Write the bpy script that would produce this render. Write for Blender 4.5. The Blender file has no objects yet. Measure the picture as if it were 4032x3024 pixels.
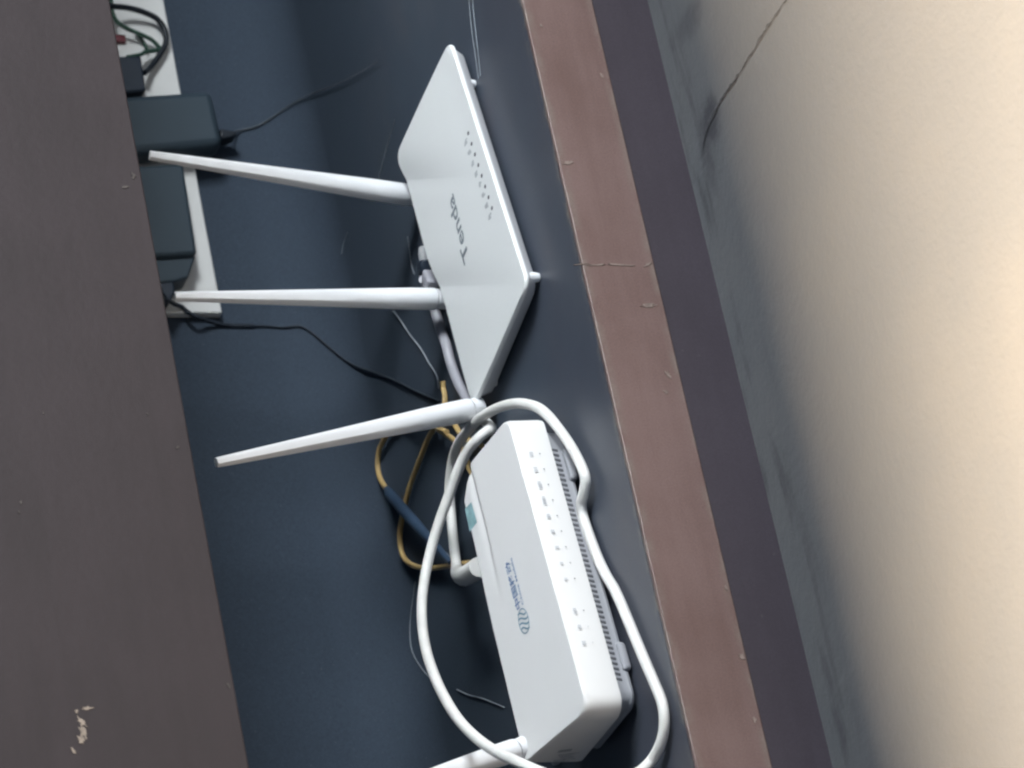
import bpy, bmesh, math, random
from mathutils import Vector, Matrix, noise
random.seed(7)
scene = bpy.context.scene
COL = scene.collection

# ------------------------------------------------------------------ camera
cam_d = bpy.data.cameras.new('camera')
cam = bpy.data.objects.new('camera', cam_d); COL.objects.link(cam)
PITCH, YAW = math.radians(22.0), math.radians(30.1)
Fw = Vector((math.sin(YAW)*math.cos(PITCH), math.cos(YAW)*math.cos(PITCH), -math.sin(PITCH)))
Rt = Vector((math.cos(YAW), -math.sin(YAW), 0.0))
Up = Rt.cross(Fw)
rot = Matrix((-Up, Rt, -Fw)).transposed()          # the phone was held on its side
cam.matrix_world = Matrix.Translation((-1.0011, -1.7271, 0.8518)) @ rot.to_4x4()
cam_d.sensor_fit = 'HORIZONTAL'; cam_d.sensor_width = 36.0
cam_d.lens = 36.0*20000.0/4032.0
cam_d.clip_start, cam_d.clip_end = 0.05, 60.0
cam_d.dof.use_dof = True
cam_d.dof.focus_distance = 2.20
cam_d.dof.aperture_fstop = 22.0
scene.camera = cam

# ------------------------------------------------------------------ light
scene.view_settings.view_transform = 'Standard'
scene.view_settings.look = 'None'
scene.view_settings.exposure = 0.0
scene.view_settings.gamma = 1.0
world = bpy.data.worlds.new('World'); scene.world = world
world.use_nodes = True
bg = world.node_tree.nodes['Background']
bg.inputs['Color'].default_value = (0.66, 0.80, 1.0, 1); bg.inputs['Strength'].default_value = 0.28

def area(name, loc, target, sx, sy, power, color, spread=180.0):
    d = bpy.data.lights.new(name, 'AREA'); d.shape = 'RECTANGLE'; d.size = sx; d.size_y = sy
    d.energy = power; d.color = color; d.spread = math.radians(spread)
    o = bpy.data.objects.new(name, d); COL.objects.link(o)
    o.location = loc
    o.rotation_euler = (Vector(target)-Vector(loc)).to_track_quat('-Z', 'Y').to_euler()
    return o
area('low_front_fill', (1.20, -1.60, 0.84), (0.02, 0.16, 0.05), 0.6, 0.5, 6.0, (0.92, 0.97, 1.0), 60)  # unseen soft lamp, added low to reach the back of the compartment
area('high_front_fill', (1.0, -1.2, 1.60), (0.0, 0.08, 0.02), 0.6, 0.8, 2.7, (0.92, 0.97, 1.0), 60)  # second unseen lamp, added higher to brighten the device lids
area('floor_gradient_light', (-0.95, 0.092, 1.25), (-0.95, 0.092, 0.0), 0.7, 0.195, 400.0, (1.0, 0.78, 0.55), 150).rotation_euler = (0, 0, 0)   # added out of view, lying flat, to make the floor's warm falloff

cy = scene.cycles
cy.use_denoising = True
try:
    cy.denoiser = 'OPENIMAGEDENOISE'
except Exception:
    pass
cy.filter_width = 2.3
cy.max_bounces = 6

# ------------------------------------------------------------------ materials
def new_mat(name):
    m = bpy.data.materials.new(name); m.use_nodes = True
    nt = m.node_tree
    return m, nt, nt.nodes['Principled BSDF']
def plain(name, col, rough=0.45, spec=0.5, var=0.06, scale=60.0, bump=0.0, bscale=400.0, coat=0.0):
    """one colour with faint uneven tone, and a fine surface grain"""
    m, nt, b = new_mat(name)
    tc = nt.nodes.new('ShaderNodeTexCoord')
    n = nt.nodes.new('ShaderNodeTexNoise'); n.inputs['Scale'].default_value = scale; n.inputs['Detail'].default_value = 4
    nt.links.new(tc.outputs['Object'], n.inputs['Vector'])
    r = nt.nodes.new('ShaderNodeMapRange')
    r.inputs['From Min'].default_value = 0.3; r.inputs['From Max'].default_value = 0.7
    r.inputs['To Min'].default_value = 1-var; r.inputs['To Max'].default_value = 1+var
    nt.links.new(n.outputs['Fac'], r.inputs['Value'])
    mx = nt.nodes.new('ShaderNodeVectorMath'); mx.operation = 'SCALE'
    mx.inputs[0].default_value = col[:3]
    nt.links.new(r.outputs['Result'], mx.inputs['Scale'])
    nt.links.new(mx.outputs['Vector'], b.inputs['Base Color'])
    b.inputs['Roughness'].default_value = rough
    b.inputs['Specular IOR Level'].default_value = spec
    b.inputs['Coat Weight'].default_value = coat
    if bump:
        n2 = nt.nodes.new('ShaderNodeTexNoise'); n2.inputs['Scale'].default_value = bscale; n2.inputs['Detail'].default_value = 3
        nt.links.new(tc.outputs['Object'], n2.inputs['Vector'])
        bp = nt.nodes.new('ShaderNodeBump'); bp.inputs['Strength'].default_value = bump; bp.inputs['Distance'].default_value = 0.0004
        nt.links.new(n2.outputs['Fac'], bp.inputs['Height'])
        nt.links.new(bp.outputs['Normal'], b.inputs['Normal'])
    return m

def N(nt, typ, **kw):
    n = nt.nodes.new(typ)
    for k, v in kw.items(): setattr(n, k, v)
    return n
def math_node(nt, op, a, b=None, clamp=False):
    n = nt.nodes.new('ShaderNodeMath'); n.operation = op; n.use_clamp = clamp
    for i, v in enumerate((a, b)):
        if v is None: continue
        if isinstance(v, (int, float)): n.inputs[i].default_value = v
        else: nt.links.new(v, n.inputs[i])
    return n.outputs[0]
def smooth(nt, v, lo, hi):
    n = nt.nodes.new('ShaderNodeMapRange'); n.interpolation_type = 'SMOOTHSTEP'
    n.inputs['From Min'].default_value = lo; n.inputs['From Max'].default_value = hi
    nt.links.new(v, n.inputs['Value']); return n.outputs['Result']
def noise_tex(nt, vec, scale, detail=4, rough=0.5, stretch=None):
    if stretch:
        mp = nt.nodes.new('ShaderNodeMapping'); mp.inputs['Scale'].default_value = stretch
        nt.links.new(vec, mp.inputs['Vector']); vec = mp.outputs['Vector']
    n = nt.nodes.new('ShaderNodeTexNoise'); n.inputs['Scale'].default_value = scale
    n.inputs['Detail'].default_value = detail; n.inputs['Roughness'].default_value = rough
    nt.links.new(vec, n.inputs['Vector']); return n.outputs['Fac']
def mixc(nt, fac, a, b):
    n = nt.nodes.new('ShaderNodeMix'); n.data_type = 'RGBA'
    ins = [s for s in n.inputs if s.type == 'RGBA']
    fi = n.inputs[0]
    if isinstance(fac, (int, float)): fi.default_value = fac
    else: nt.links.new(fac, fi)
    for s, v in zip(ins, (a, b)):
        if isinstance(v, tuple): s.default_value = (*v[:3], 1)
        else: nt.links.new(v, s)
    return [s for s in n.outputs if s.type == 'RGBA'][0]
def tooth(nt, P, col, amt, scale=1300):
    n = noise_tex(nt, P, scale, 2, 0.5)
    v = math_node(nt, 'ADD', 1.0-amt, math_node(nt, 'MULTIPLY', n, 2*amt))
    sc = nt.nodes.new('ShaderNodeVectorMath'); sc.operation = 'SCALE'
    nt.links.new(col, sc.inputs[0]); nt.links.new(v, sc.inputs['Scale']); return sc.outputs['Vector']
def bump_to(nt, b, h, strength, dist=0.0005):
    bp = nt.nodes.new('ShaderNodeBump'); bp.inputs['Strength'].default_value = strength; bp.inputs['Distance'].default_value = dist
    nt.links.new(h, bp.inputs['Height']); nt.links.new(bp.outputs['Normal'], b.inputs['Normal'])

def shelf_mat():
    """dark navy laminate: fine scratches, dust, painted hazy reflections, a dusty line where it meets the edge"""
    m, nt, b = new_mat('navy_laminate')
    tc = N(nt, 'ShaderNodeNewGeometry'); P = tc.outputs['Position']
    sep = N(nt, 'ShaderNodeSeparateXYZ'); nt.links.new(P, sep.inputs[0]); y = sep.outputs['Y']
    big = noise_tex(nt, P, 9, 5)
    col = mixc(nt, smooth(nt, big, 0.35, 0.7), (0.0480, 0.0640, 0.0880), (0.0510, 0.0675, 0.0915))
    dust = math_node(nt, 'MULTIPLY', math_node(nt, 'ADD', 0.45, math_node(nt, 'MULTIPLY', 0.5, smooth(nt, noise_tex(nt, P, 9, 2, 0.4, (0.7, 1.3, 1)), 0.25, 0.8))), math_node(nt, 'SUBTRACT', 1.0, smooth(nt, y, 0.010, 0.11)))
    col = mixc(nt, math_node(nt, 'MULTIPLY', dust, 0.55), col, (0.072, 0.062, 0.074))
    edge = math_node(nt, 'SUBTRACT', 1.0, smooth(nt, y, 0.0035, 0.009))
    wear = math_node(nt, 'MULTIPLY', edge, smooth(nt, noise_tex(nt, P, 170, 6, 0.7, (0.35, 1, 1)), 0.45, 0.66))
    col = mixc(nt, math_node(nt, 'MULTIPLY', wear, 0.8), col, (0.17, 0.15, 0.13))
    sheen_smear = math_node(nt, 'MULTIPLY', smooth(nt, noise_tex(nt, P, 16, 5, 0.55, (0.8, 1.5, 1)), 0.48, 0.78), math_node(nt, 'SUBTRACT', 1.0, smooth(nt, y, 0.10, 0.24)))  # pale blotches: hazy reflections painted into the shelf colour
    col = mixc(nt, math_node(nt, 'MULTIPLY', sheen_smear, 0.45), col, (0.088, 0.082, 0.092))
    speck = smooth(nt, noise_tex(nt, P, 900, 2, 0.5), 0.70, 0.78)
    col = mixc(nt, math_node(nt, 'MULTIPLY', speck, 0.22), col, (0.3, 0.3, 0.3))
    col = tooth(nt, P, col, 0.30)
    nt.links.new(col, b.inputs['Base Color'])
    back = smooth(nt, y, 0.10, 0.235)                    # glossier in front, rougher and duller towards the back
    r = math_node(nt, 'ADD', 0.34, math_node(nt, 'MULTIPLY', noise_tex(nt, P, 40, 5), 0.12))
    nt.links.new(math_node(nt, 'ADD', r, math_node(nt, 'MULTIPLY', back, 0.45)), b.inputs['Roughness'])
    nt.links.new(math_node(nt, 'SUBTRACT', 0.5, math_node(nt, 'MULTIPLY', back, 0.42)), b.inputs['Specular IOR Level'])
    bump_to(nt, b, noise_tex(nt, P, 40, 3), 0.03)
    return m
def wood_mat(name, c1, c2, chip, chip_amt, rough=0.5, zlo=None, zhi=None):
    """painted board: mottled tone, streaks along the board, small pale chips, wear along its arrises"""
    m, nt, b = new_mat(name)
    tc = N(nt, 'ShaderNodeNewGeometry'); P = tc.outputs['Position']
    sep = N(nt, 'ShaderNodeSeparateXYZ'); nt.links.new(P, sep.inputs[0]); z = sep.outputs['Z']
    a = noise_tex(nt, P, 14, 6, 0.6); s = noise_tex(nt, P, 60, 5, 0.6, (0.15, 1, 1.5))
    mx = math_node(nt, 'ADD', math_node(nt, 'MULTIPLY', a, 0.6), math_node(nt, 'MULTIPLY', s, 0.4))
    col = mixc(nt, smooth(nt, mx, 0.36, 0.64), c1, c2)
    sp = smooth(nt, noise_tex(nt, P, 210, 3, 0.6), 0.70, 0.76)
    col = mixc(nt, math_node(nt, 'MULTIPLY', sp, chip_amt), col, chip)
    if zlo is not None:
        d = math_node(nt, 'MINIMUM', math_node(nt, 'SUBTRACT', z, zlo), math_node(nt, 'SUBTRACT', zhi, z))
        e = math_node(nt, 'SUBTRACT', 1.0, smooth(nt, d, 0.0003, 0.0048))
        w = math_node(nt, 'MULTIPLY', e, smooth(nt, noise_tex(nt, P, 150, 6, 0.7, (0.4, 1, 1)), 0.40, 0.62))
        col = mixc(nt, math_node(nt, 'MULTIPLY', w, 0.6), col, chip)
    col = tooth(nt, P, col, 0.30)
    nt.links.new(col, b.inputs['Base Color'])
    b.inputs['Roughness'].default_value = rough
    bump_to(nt, b, noise_tex(nt, P, 260, 5), 0.22)
    return m
def floor_mat():
    m, nt, b = new_mat('cement_floor')
    tc = N(nt, 'ShaderNodeNewGeometry'); P = tc.outputs['Position']
    sep = N(nt, 'ShaderNodeSeparateXYZ'); nt.links.new(P, sep.inputs[0]); x = sep.outputs['X']; y = sep.outputs['Y']
    a = noise_tex(nt, P, 7, 6, 0.55)
    col = mixc(nt, smooth(nt, a, 0.35, 0.68), (0.092, 0.098, 0.106), (0.106, 0.109, 0.112))
    # grime along the foot of the cabinet, in streaks that run with it
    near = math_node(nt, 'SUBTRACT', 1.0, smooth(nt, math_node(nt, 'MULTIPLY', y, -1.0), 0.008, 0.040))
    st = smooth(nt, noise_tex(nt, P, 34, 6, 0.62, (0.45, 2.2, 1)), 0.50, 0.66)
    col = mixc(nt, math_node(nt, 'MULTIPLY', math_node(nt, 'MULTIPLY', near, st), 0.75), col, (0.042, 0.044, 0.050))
    # one dark spill mark
    def spot(cx, cy_, rx, ry, amt, col, c2):
        dx = math_node(nt, 'DIVIDE', math_node(nt, 'SUBTRACT', x, cx), rx)
        dy = math_node(nt, 'DIVIDE', math_node(nt, 'SUBTRACT', y, cy_), ry)
        d = math_node(nt, 'SQRT', math_node(nt, 'ADD', math_node(nt, 'MULTIPLY', dx, dx), math_node(nt, 'MULTIPLY', dy, dy)))
        d = math_node(nt, 'ADD', d, math_node(nt, 'MULTIPLY', math_node(nt, 'SUBTRACT', noise_tex(nt, P, 60, 6, 0.65), 0.5), 2.2))
        f = math_node(nt, 'SUBTRACT', 1.0, smooth(nt, d, 0.35, 1.15))
        return mixc(nt, math_node(nt, 'MULTIPLY', f, amt), col, c2)
    for (cx, cyy, rx, ry, amt) in SPOTS:
        col = spot(cx, cyy, rx, ry, amt, col, (0.036, 0.037, 0.044))
    col = tooth(nt, P, col, 0.16)
    nt.links.new(col, b.inputs['Base Color'])
    b.inputs['Roughness'].default_value = 0.62
    bump_to(nt, b, noise_tex(nt, P, 170, 6, 0.65), 0.45, 0.0012)
    return m
SPOTS = [(*(0.11573, -0.03117), 0.012, 0.010, 0.85), (*(0.16752, -0.02959), 0.009, 0.020, 0.45), (*(0.10615, -0.01935), 0.022, 0.007, 0.45)]

M = {}
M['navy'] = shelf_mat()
M['back'] = plain('navy_backboard', (0.0205, 0.0355, 0.0580), 0.6, 0.25, 0.10, 12, 0.15, 160)
M['panel'] = wood_mat('dark_brown_board', (0.0198, 0.0132, 0.0158), (0.0265, 0.0182, 0.0216), (0.30, 0.26, 0.22), 0.03, 0.55)
M['red'] = wood_mat('red_brown_edge', (0.116, 0.068, 0.060), (0.152, 0.096, 0.088), (0.175, 0.145, 0.125), 0.06, 0.5, -0.0338, 0.0)
M['plinth'] = wood_mat('plum_brown_plinth', (0.0265, 0.0195, 0.0285), (0.0335, 0.0255, 0.0360), (0.12, 0.11, 0.10), 0.15, 0.6)
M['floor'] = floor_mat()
M['white'] = plain('white_gloss_plastic', (0.80, 0.815, 0.81), 0.30, 0.5, 0.012, 20)
M['white2'] = plain('white_satin_plastic', (0.79, 0.80, 0.82), 0.42, 0.45, 0.012, 20)
M['modem'] = plain('white_matt_plastic', (0.71, 0.705, 0.70), 0.55, 0.4, 0.02, 18)
M['shade'] = plain('grey_white_plastic', (0.60, 0.61, 0.63), 0.5, 0.4, 0.04, 40)
M['shade2'] = plain('mid_grey_plastic', (0.33, 0.335, 0.36), 0.5, 0.4, 0.04, 40)
M['dark'] = plain('dark_slot', (0.095, 0.097, 0.11), 0.6)
M['cable'] = plain('white_cable_sheath', (0.78, 0.77, 0.74), 0.42, 0.45, 0.05, 120)
M['greycable'] = plain('grey_white_cable_sheath', (0.36, 0.36, 0.40), 0.45, 0.45, 0.05, 120)
M['yellow'] = plain('yellow_fibre_sheath', (0.46, 0.32, 0.135), 0.45, 0.4, 0.10, 150)
M['blue'] = plain('dark_blue_sleeve', (0.030, 0.055, 0.095), 0.5, 0.4, 0.15, 90)
M['teal'] = plain('dark_teal_plastic', (0.036, 0.056, 0.074), 0.5, 0.4, 0.05, 40)
M['black'] = plain('black_navy_plastic', (0.014, 0.024, 0.04), 0.45, 0.4, 0.05, 60)
M['cord'] = plain('black_cord_rubber', (0.011, 0.016, 0.024), 0.5, 0.35)
M['cordpale'] = plain('grey_cord_sheath', (0.085, 0.098, 0.115), 0.5, 0.4, 0.3, 60)
M['cordfaint'] = plain('dusty_black_sheath', (0.024, 0.032, 0.045), 0.6, 0.3, 0.2, 60)
M['green'] = plain('green_wire_sheath', (0.035, 0.085, 0.062), 0.45, 0.4, 0.1, 90)
M['strip'] = plain('white_strip_plastic', (0.76, 0.765, 0.75), 0.5, 0.4, 0.03, 50)
M['redswitch'] = plain('dull_red_rocker', (0.14, 0.03, 0.04), 0.4)
M['ink'] = plain('grey_ink', (0.20, 0.23, 0.255), 0.6)
M['inkmid'] = plain('mid_grey_ink', (0.40, 0.42, 0.45), 0.6)
M['inkpale'] = plain('pale_grey_ink', (0.48, 0.50, 0.51), 0.6)
M['inkdark'] = plain('dark_ink', (0.07, 0.075, 0.085), 0.6)
M['inkblue'] = plain('blue_ink', (0.17, 0.26, 0.43), 0.6)
M['inkteal'] = plain('teal_blue_ink', (0.17, 0.29, 0.37), 0.6)
M['sticker'] = plain('teal_sticker', (0.26, 0.43, 0.46), 0.5, 0.4, 0.25, 220)
M['chipfaint'] = plain('dull_chip', (0.085, 0.075, 0.072), 0.8, 0.2, 0.3, 300)
M['scratch'] = plain('pale_scratch', (0.205, 0.16, 0.14), 0.8, 0.2, 0.3, 300)
M['chip'] = plain('bare_chip', (0.30, 0.25, 0.21), 0.8, 0.2, 0.3, 300)
M['thread'] = plain('pale_web_thread', (0.26, 0.29, 0.32), 0.7, 0.2, 0.4, 90)
M['crack'] = plain('crack_dirt', (0.066, 0.067, 0.070), 0.9, 0.1, 0.3, 90)

# ------------------------------------------------------------------ helpers
def link(name, verts, faces, mat, parent=None, smooth_=False):
    me = bpy.data.meshes.new(name)
    org = Vector(parent_loc(parent)) if parent else Vector((0, 0, 0))
    me.from_pydata([Vector(v)-org for v in verts], [], faces)
    bm = bmesh.new(); bm.from_mesh(me)
    bmesh.ops.recalc_face_normals(bm, faces=bm.faces[:])
    bm.to_mesh(me); bm.free()
    me.materials.append(mat)
    if smooth_:
        for p in me.polygons: p.use_smooth = True
    o = bpy.data.objects.new(name, me); COL.objects.link(o)
    if parent: o.parent = parent
    return o
def lerp(a, b, t): return a+(b-a)*t
def parent_loc(p):
    v = Vector((0, 0, 0))
    while p: v += p.location; p = p.parent
    return v
def thing(name, label, cat, loc, group=None):
    o = bpy.data.objects.new(name, None); COL.objects.link(o)
    o.empty_display_size = 0.02; o.location = loc
    o['label'] = label; o['category'] = cat
    if group: o['group'] = group
    return o
def tag(o, label, cat, group=None):
    o['label'] = label; o['category'] = cat
    if group: o['group'] = group
    return o
def bevel(o, w, seg=3, angle=30):
    b = o.modifiers.new('bevel', 'BEVEL'); b.width = w; b.segments = seg; b.limit_method = 'ANGLE'; b.angle_limit = math.radians(angle)
    b.harden_normals = False
    for p in o.data.polygons: p.use_smooth = True
    return o
def sharp(o, deg=35):
    try: o.data.set_sharp_from_angle(angle=math.radians(deg))
    except Exception: pass
    return o
BOXF = [(0,1,2,3),(7,6,5,4),(0,4,5,1),(1,5,6,2),(2,6,7,3),(3,7,4,0)]
def box(name, x0, x1, y0, y1, z0, z1, mat, parent=None, bev=0.0):
    v = [(x0,y0,z0),(x1,y0,z0),(x1,y1,z0),(x0,y1,z0),(x0,y0,z1),(x1,y0,z1),(x1,y1,z1),(x0,y1,z1)]
    o = link(name, v, BOXF, mat, parent)
    if bev: bevel(o, bev); sharp(o, 60)
    return o
def catmull(pts, n=8):
    P = [Vector(p) for p in pts]; P = [2*P[0]-P[1]] + P + [2*P[-1]-P[-2]]
    out = []
    for i in range(1, len(P)-2):
        p0, p1, p2, p3 = P[i-1:i+3]
        for k in range(n):
            t = k/n
            out.append(0.5*((2*p1)+(p2-p0)*t+(2*p0-5*p1+4*p2-p3)*t*t+(3*p1-p0-3*p2+p3)*t**3))
    out.append(P[-2]); return out
def tube_data(pts, radii, seg=12, flat=1.0, cap=True):
    n = len(pts); V = []; Fs = []
    T = [(pts[min(i+1,n-1)]-pts[max(i-1,0)]).normalized() for i in range(n)]
    up = Vector((0,0,1)) if abs(T[0].z) < 0.9 else Vector((0,1,0))
    nrm = (up-T[0]*up.dot(T[0])).normalized()
    for i in range(n):
        nrm = (nrm-T[i]*nrm.dot(T[i])).normalized(); bi = T[i].cross(nrm)
        r = radii[min(i, len(radii)-1)] if isinstance(radii, (list, tuple)) else radii
        for k in range(seg):
            a = 2*math.pi*k/seg
            V.append(pts[i]+nrm*math.cos(a)*r+bi*math.sin(a)*r*flat)
    for i in range(n-1):
        for k in range(seg):
            Fs.append((i*seg+k, i*seg+(k+1)%seg, (i+1)*seg+(k+1)%seg, (i+1)*seg+k))
    if cap:
        Fs.append(tuple(range(seg-1,-1,-1))); Fs.append(tuple((n-1)*seg+k for k in range(seg)))
    return V, Fs
def tube(name, pts, r, mat, parent=None, n=8, seg=12):
    V, Fs = tube_data(catmull(pts, n), r, seg)
    o = link(name, V, Fs, mat, parent, True); sharp(o, 60); return o
def text_shape(body, bold=False):
    """flat letter outlines as 2-D vertices and faces, x and y scaled so the text is 1 high (capital) and starts at 0"""
    c = bpy.data.curves.new('letters', 'FONT'); c.body = body; c.size = 1.0; c.resolution_u = 3
    c.offset = 0.018 if bold else 0.0
    o = bpy.data.objects.new('letters', c); COL.objects.link(o)
    dg = bpy.context.evaluated_depsgraph_get(); dg.update()
    me = bpy.data.meshes.new_from_object(o.evaluated_get(dg))
    V = [(v.co.x, v.co.y) for v in me.vertices]; Fs = [tuple(p.vertices) for p in me.polygons]
    bpy.data.objects.remove(o); bpy.data.curves.remove(c); bpy.data.meshes.remove(me)
    x0 = min(v[0] for v in V); x1 = max(v[0] for v in V); y0 = min(v[1] for v in V); y1 = max(v[1] for v in V)
    return [((x-x0)/(x1-x0), (y-y0)/(y1-y0)) for x, y in V], Fs, (x1-x0)/(y1-y0)
def flat_disc(cx, cy_, rx, ry, n=10):
    return [(cx+rx*math.cos(2*math.pi*k/n), cy_+ry*math.sin(2*math.pi*k/n)) for k in range(n)]

# ------------------------------------------------------------------ the floor and the cabinet
FZ = -0.0615
def floor():
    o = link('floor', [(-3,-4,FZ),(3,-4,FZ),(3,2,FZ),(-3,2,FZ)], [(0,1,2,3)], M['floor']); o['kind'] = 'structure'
    path = catmull([Vector(q) for q in [(0.10778, -0.01678, -0.06110), (0.11105, -0.01994, -0.06110), (0.11344, -0.02446, -0.06110), (0.11534, -0.02870, -0.06110), (0.11631, -0.03332, -0.06110), (0.11723, -0.04411, -0.06110), (0.11714, -0.05332, -0.06110), (0.11657, -0.05821, -0.06110), (0.11696, -0.06760, -0.06110), (0.11687, -0.07666, -0.06110), (0.11770, -0.08918, -0.06110), (0.11834, -0.09702, -0.06110), (0.11778, -0.10562, -0.06110), (0.11745, -0.11575, -0.06110), (0.11712, -0.12580, -0.06110)]], 6)
    V = []; Fs = []
    path = [lerp(a, b, k/4) for a, b in zip(path, path[1:]) for k in range(4)]
    for i, q in enumerate(path):
        t = (path[min(i+1,len(path)-1)]-path[max(i-1,0)]).normalized(); nn = Vector((-t.y, t.x, 0))
        w = (0.00030+0.00022*min(1, i/14))*(1.0+1.3*noise.noise(q*190))
        q = q + nn*(0.0011*noise.noise(q*150)+0.0006*noise.noise(q*420))
        V += [q+nn*w, q-nn*w]
    for i in range(len(path)-1): Fs.append((2*i, 2*i+1, 2*i+3, 2*i+2))
    link('crack', V, Fs, M['crack'], o)
    return o
floor()

cab = thing('cabinet', 'dark brown cabinet with an open navy compartment and a red brown shelf edge', 'cabinet', (0.0, 0.14, FZ))
YW = 0.285
X0, X1 = -1.75, 0.95  # left end carried far out of view to stop lamp light leaking round
RC = 0.034
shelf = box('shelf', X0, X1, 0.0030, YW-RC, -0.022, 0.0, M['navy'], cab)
edge = box('edge_band', X0, X1, 0.0, 0.0022, -0.0338, 0.0004, M['red'], cab, 0.0007)
box('shelf_core', X0, X1, 0.0024, YW, -0.0336, -0.0222, M['plinth'], cab)
box('plinth', X0, X1, 0.0010, 0.020, FZ, -0.0340, M['plinth'], cab)
panel = box('upper_panel', X0, X1, 0.0, 0.018, 0.1933, 0.78, M['panel'], cab, 0.0008)  # runs tall above the view so that it shades the floor
box('ceiling_shade_board', X0, X1, 0.019, YW, 0.205, 0.221, M['back'], cab)  # unseen, put in to block light from above the compartment
prof = [(YW-RC, 0.0)]+[(YW-RC+RC*math.sin(math.pi/2*k/10), RC-RC*math.cos(math.pi/2*k/10)) for k in range(1, 11)]+[(YW, 0.2045), (YW+0.012, 0.2045), (YW+0.012, -0.0225), (YW-RC+0.0003, -0.0225)]
n = len(prof)
V = [(X0, y, z) for y, z in prof]+[(X1, y, z) for y, z in prof]
sharp(link('back_board', V, [tuple(range(n)), tuple(range(2*n-1, n-1, -1))]+[(k, (k+1)%n, n+(k+1)%n, n+k) for k in range(n)], M['navy'], cab, True), 40)
box('rear_panel', X0, X1, YW+0.0125, YW+0.018, FZ, 0.78, M['back'], cab)
box('top_shade_board', X0-0.02, X1+0.02, -0.015, YW+0.03, 0.781, 0.805, M['panel'], cab, 0.002)  # slab added above the view, its overhang shades the floor from the lamp
box('side_board', X0-0.018, X0-0.0005, 0.0, YW, FZ, 0.780, M['panel'], cab)
box('side_board', X1+0.0005, X1+0.018, 0.0, YW, FZ, 0.780, M['panel'], cab)
def chip(name, outline, y, parent, mat, thick=0.0003):
    n = len(outline)
    V = [(x, y-thick, z) for x, z in outline] + [(x, y+0.0004, z) for x, z in outline]
    Fs = [tuple(range(n))] + [(k, (k+1)%n, n+(k+1)%n, n+k) for k in range(n)]
    return link(name, V, Fs, mat, parent)
def ragged(x, z, a, b, ang, n=17, rnd=0.62):
    out = []
    for k in range(n):
        t = 2*math.pi*k/n; r = 1+rnd*(random.random()-0.5)*2
        px, pz = a*math.cos(t)*r, b*math.sin(t)*r
        out.append((x+px*math.cos(ang)-pz*math.sin(ang), z+px*math.sin(ang)+pz*math.cos(ang)))
    return out
for (x, z), a, b, ang in [
    ((-0.14810, 0.25630), 0.0010, 0.0022, 0.1), ((-0.15417, 0.25913), 0.0024, 0.0010, 0.5), ((-0.15807, 0.25952), 0.0028, 0.0011, 0.3),
    ((-0.16137, 0.26087), 0.0016, 0.0014, 0.2), ((-0.16626, 0.26453), 0.0016, 0.0006, 0.6), ((-0.14910, 0.26085), 0.0007, 0.0006, 0.6),
    ((-0.05503, 0.26966), 0.0006, 0.0006, 0.2), ((-0.05968, 0.27099), 0.0007, 0.0005, 0.2), ((-0.01422, 0.20962), 0.0006, 0.0005, 0.4),
    ((0.10158, 0.19705), 0.0014, 0.0008, 0.2), ((0.09568, 0.20135), 0.0006, 0.0013, 0.2), 
    ((-0.13950, 0.19583), 0.0008, 0.0007, 0.4), ((-0.02983, 0.19906), 0.0004, 0.0008, 0.4), ((-0.01351, 0.25395), 0.0004, 0.0003, 0.4)]:
    chip('paint_chip', ragged(x, z, a, b, ang), 0.0, panel, M['chip'] if x < -0.12 and z > 0.24 else M['chipfaint'])
for (x, z), a, b, ang in [
    ((0.11205, -0.00368), 0.0009, 0.0024, 0.25), ((0.05963, -0.00642), 0.0004, 0.0042, 0.05), ((0.05975, -0.01722), 0.0004, 0.0050, -0.04),
    ((0.03912, -0.02569), 0.0007, 0.0040, 0.1), ((0.06027, -0.03091), 0.0007, 0.0018, 0.5), ((0.05995, 0.00067), 0.0003, 0.0025, 0.1),
    ((0.00467, -0.02793), 0.0016, 0.0010, 0.3), ((-0.00415, -0.02527), 0.0014, 0.0009, 0.6), ((-0.09912, -0.03161), 0.0012, 0.0006, 0.3),
    ((-0.13211, -0.03189), 0.0016, 0.0009, 0.6), ((-0.16048, -0.03058), 0.0012, 0.0008, 0.2), ((0.15792, -0.02975), 0.0014, 0.0006, 0.4), ((0.18425, -0.00593), 0.0006, 0.0005, 0.4)]:
    chip('scratch', ragged(x, z, a, b, ang), 0.0, edge, M['scratch'])

# ------------------------------------------------------------------ shell of a box-like device from a gridded lid
def shell_parts(T, rows, rings):
    """rows: grid of (s,t,dz) for the lid; rings: list of (inset_s, inset_t, z_fn) below its rim.  Returns verts, faces, boundary"""
    V = []; Fs = []; R = len(rows); Cn = len(rows[0])
    for r in rows:
        for s, t, dz in r: V.append(T(s, t)+Vector((0, 0, dz)))
    for i in range(R-1):
        for j in range(Cn-1):
            a = i*Cn+j; Fs.append((a, a+1, a+Cn+1, a+Cn))
    loop = [(0, j) for j in range(Cn)] + [(i, Cn-1) for i in range(1, R)] + [(R-1, j) for j in range(Cn-2, -1, -1)] + [(i, 0) for i in range(R-2, 0, -1)]
    prev = [i*Cn+j for i, j in loop]; st = [rows[i][j] for i, j in loop]
    nL = len(loop)
    def ring(ins, int_, zf):
        base = len(V)
        for s, t, dz in st:
            ss = 0.5+(s-0.5)*(1-2*ins); tt = 0.5+(t-0.5)*(1-2*int_)
            p = T(ss, tt); p.z = zf(ss, tt, p.z+dz); V.append(p)
        return list(range(base, base+nL))
    for ins, int_, zf in rings:
        cur = ring(ins, int_, zf)
        for k in range(nL): Fs.append((prev[k], prev[(k+1)%nL], cur[(k+1)%nL], cur[k]))
        prev = cur
    return V, Fs, prev
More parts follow.
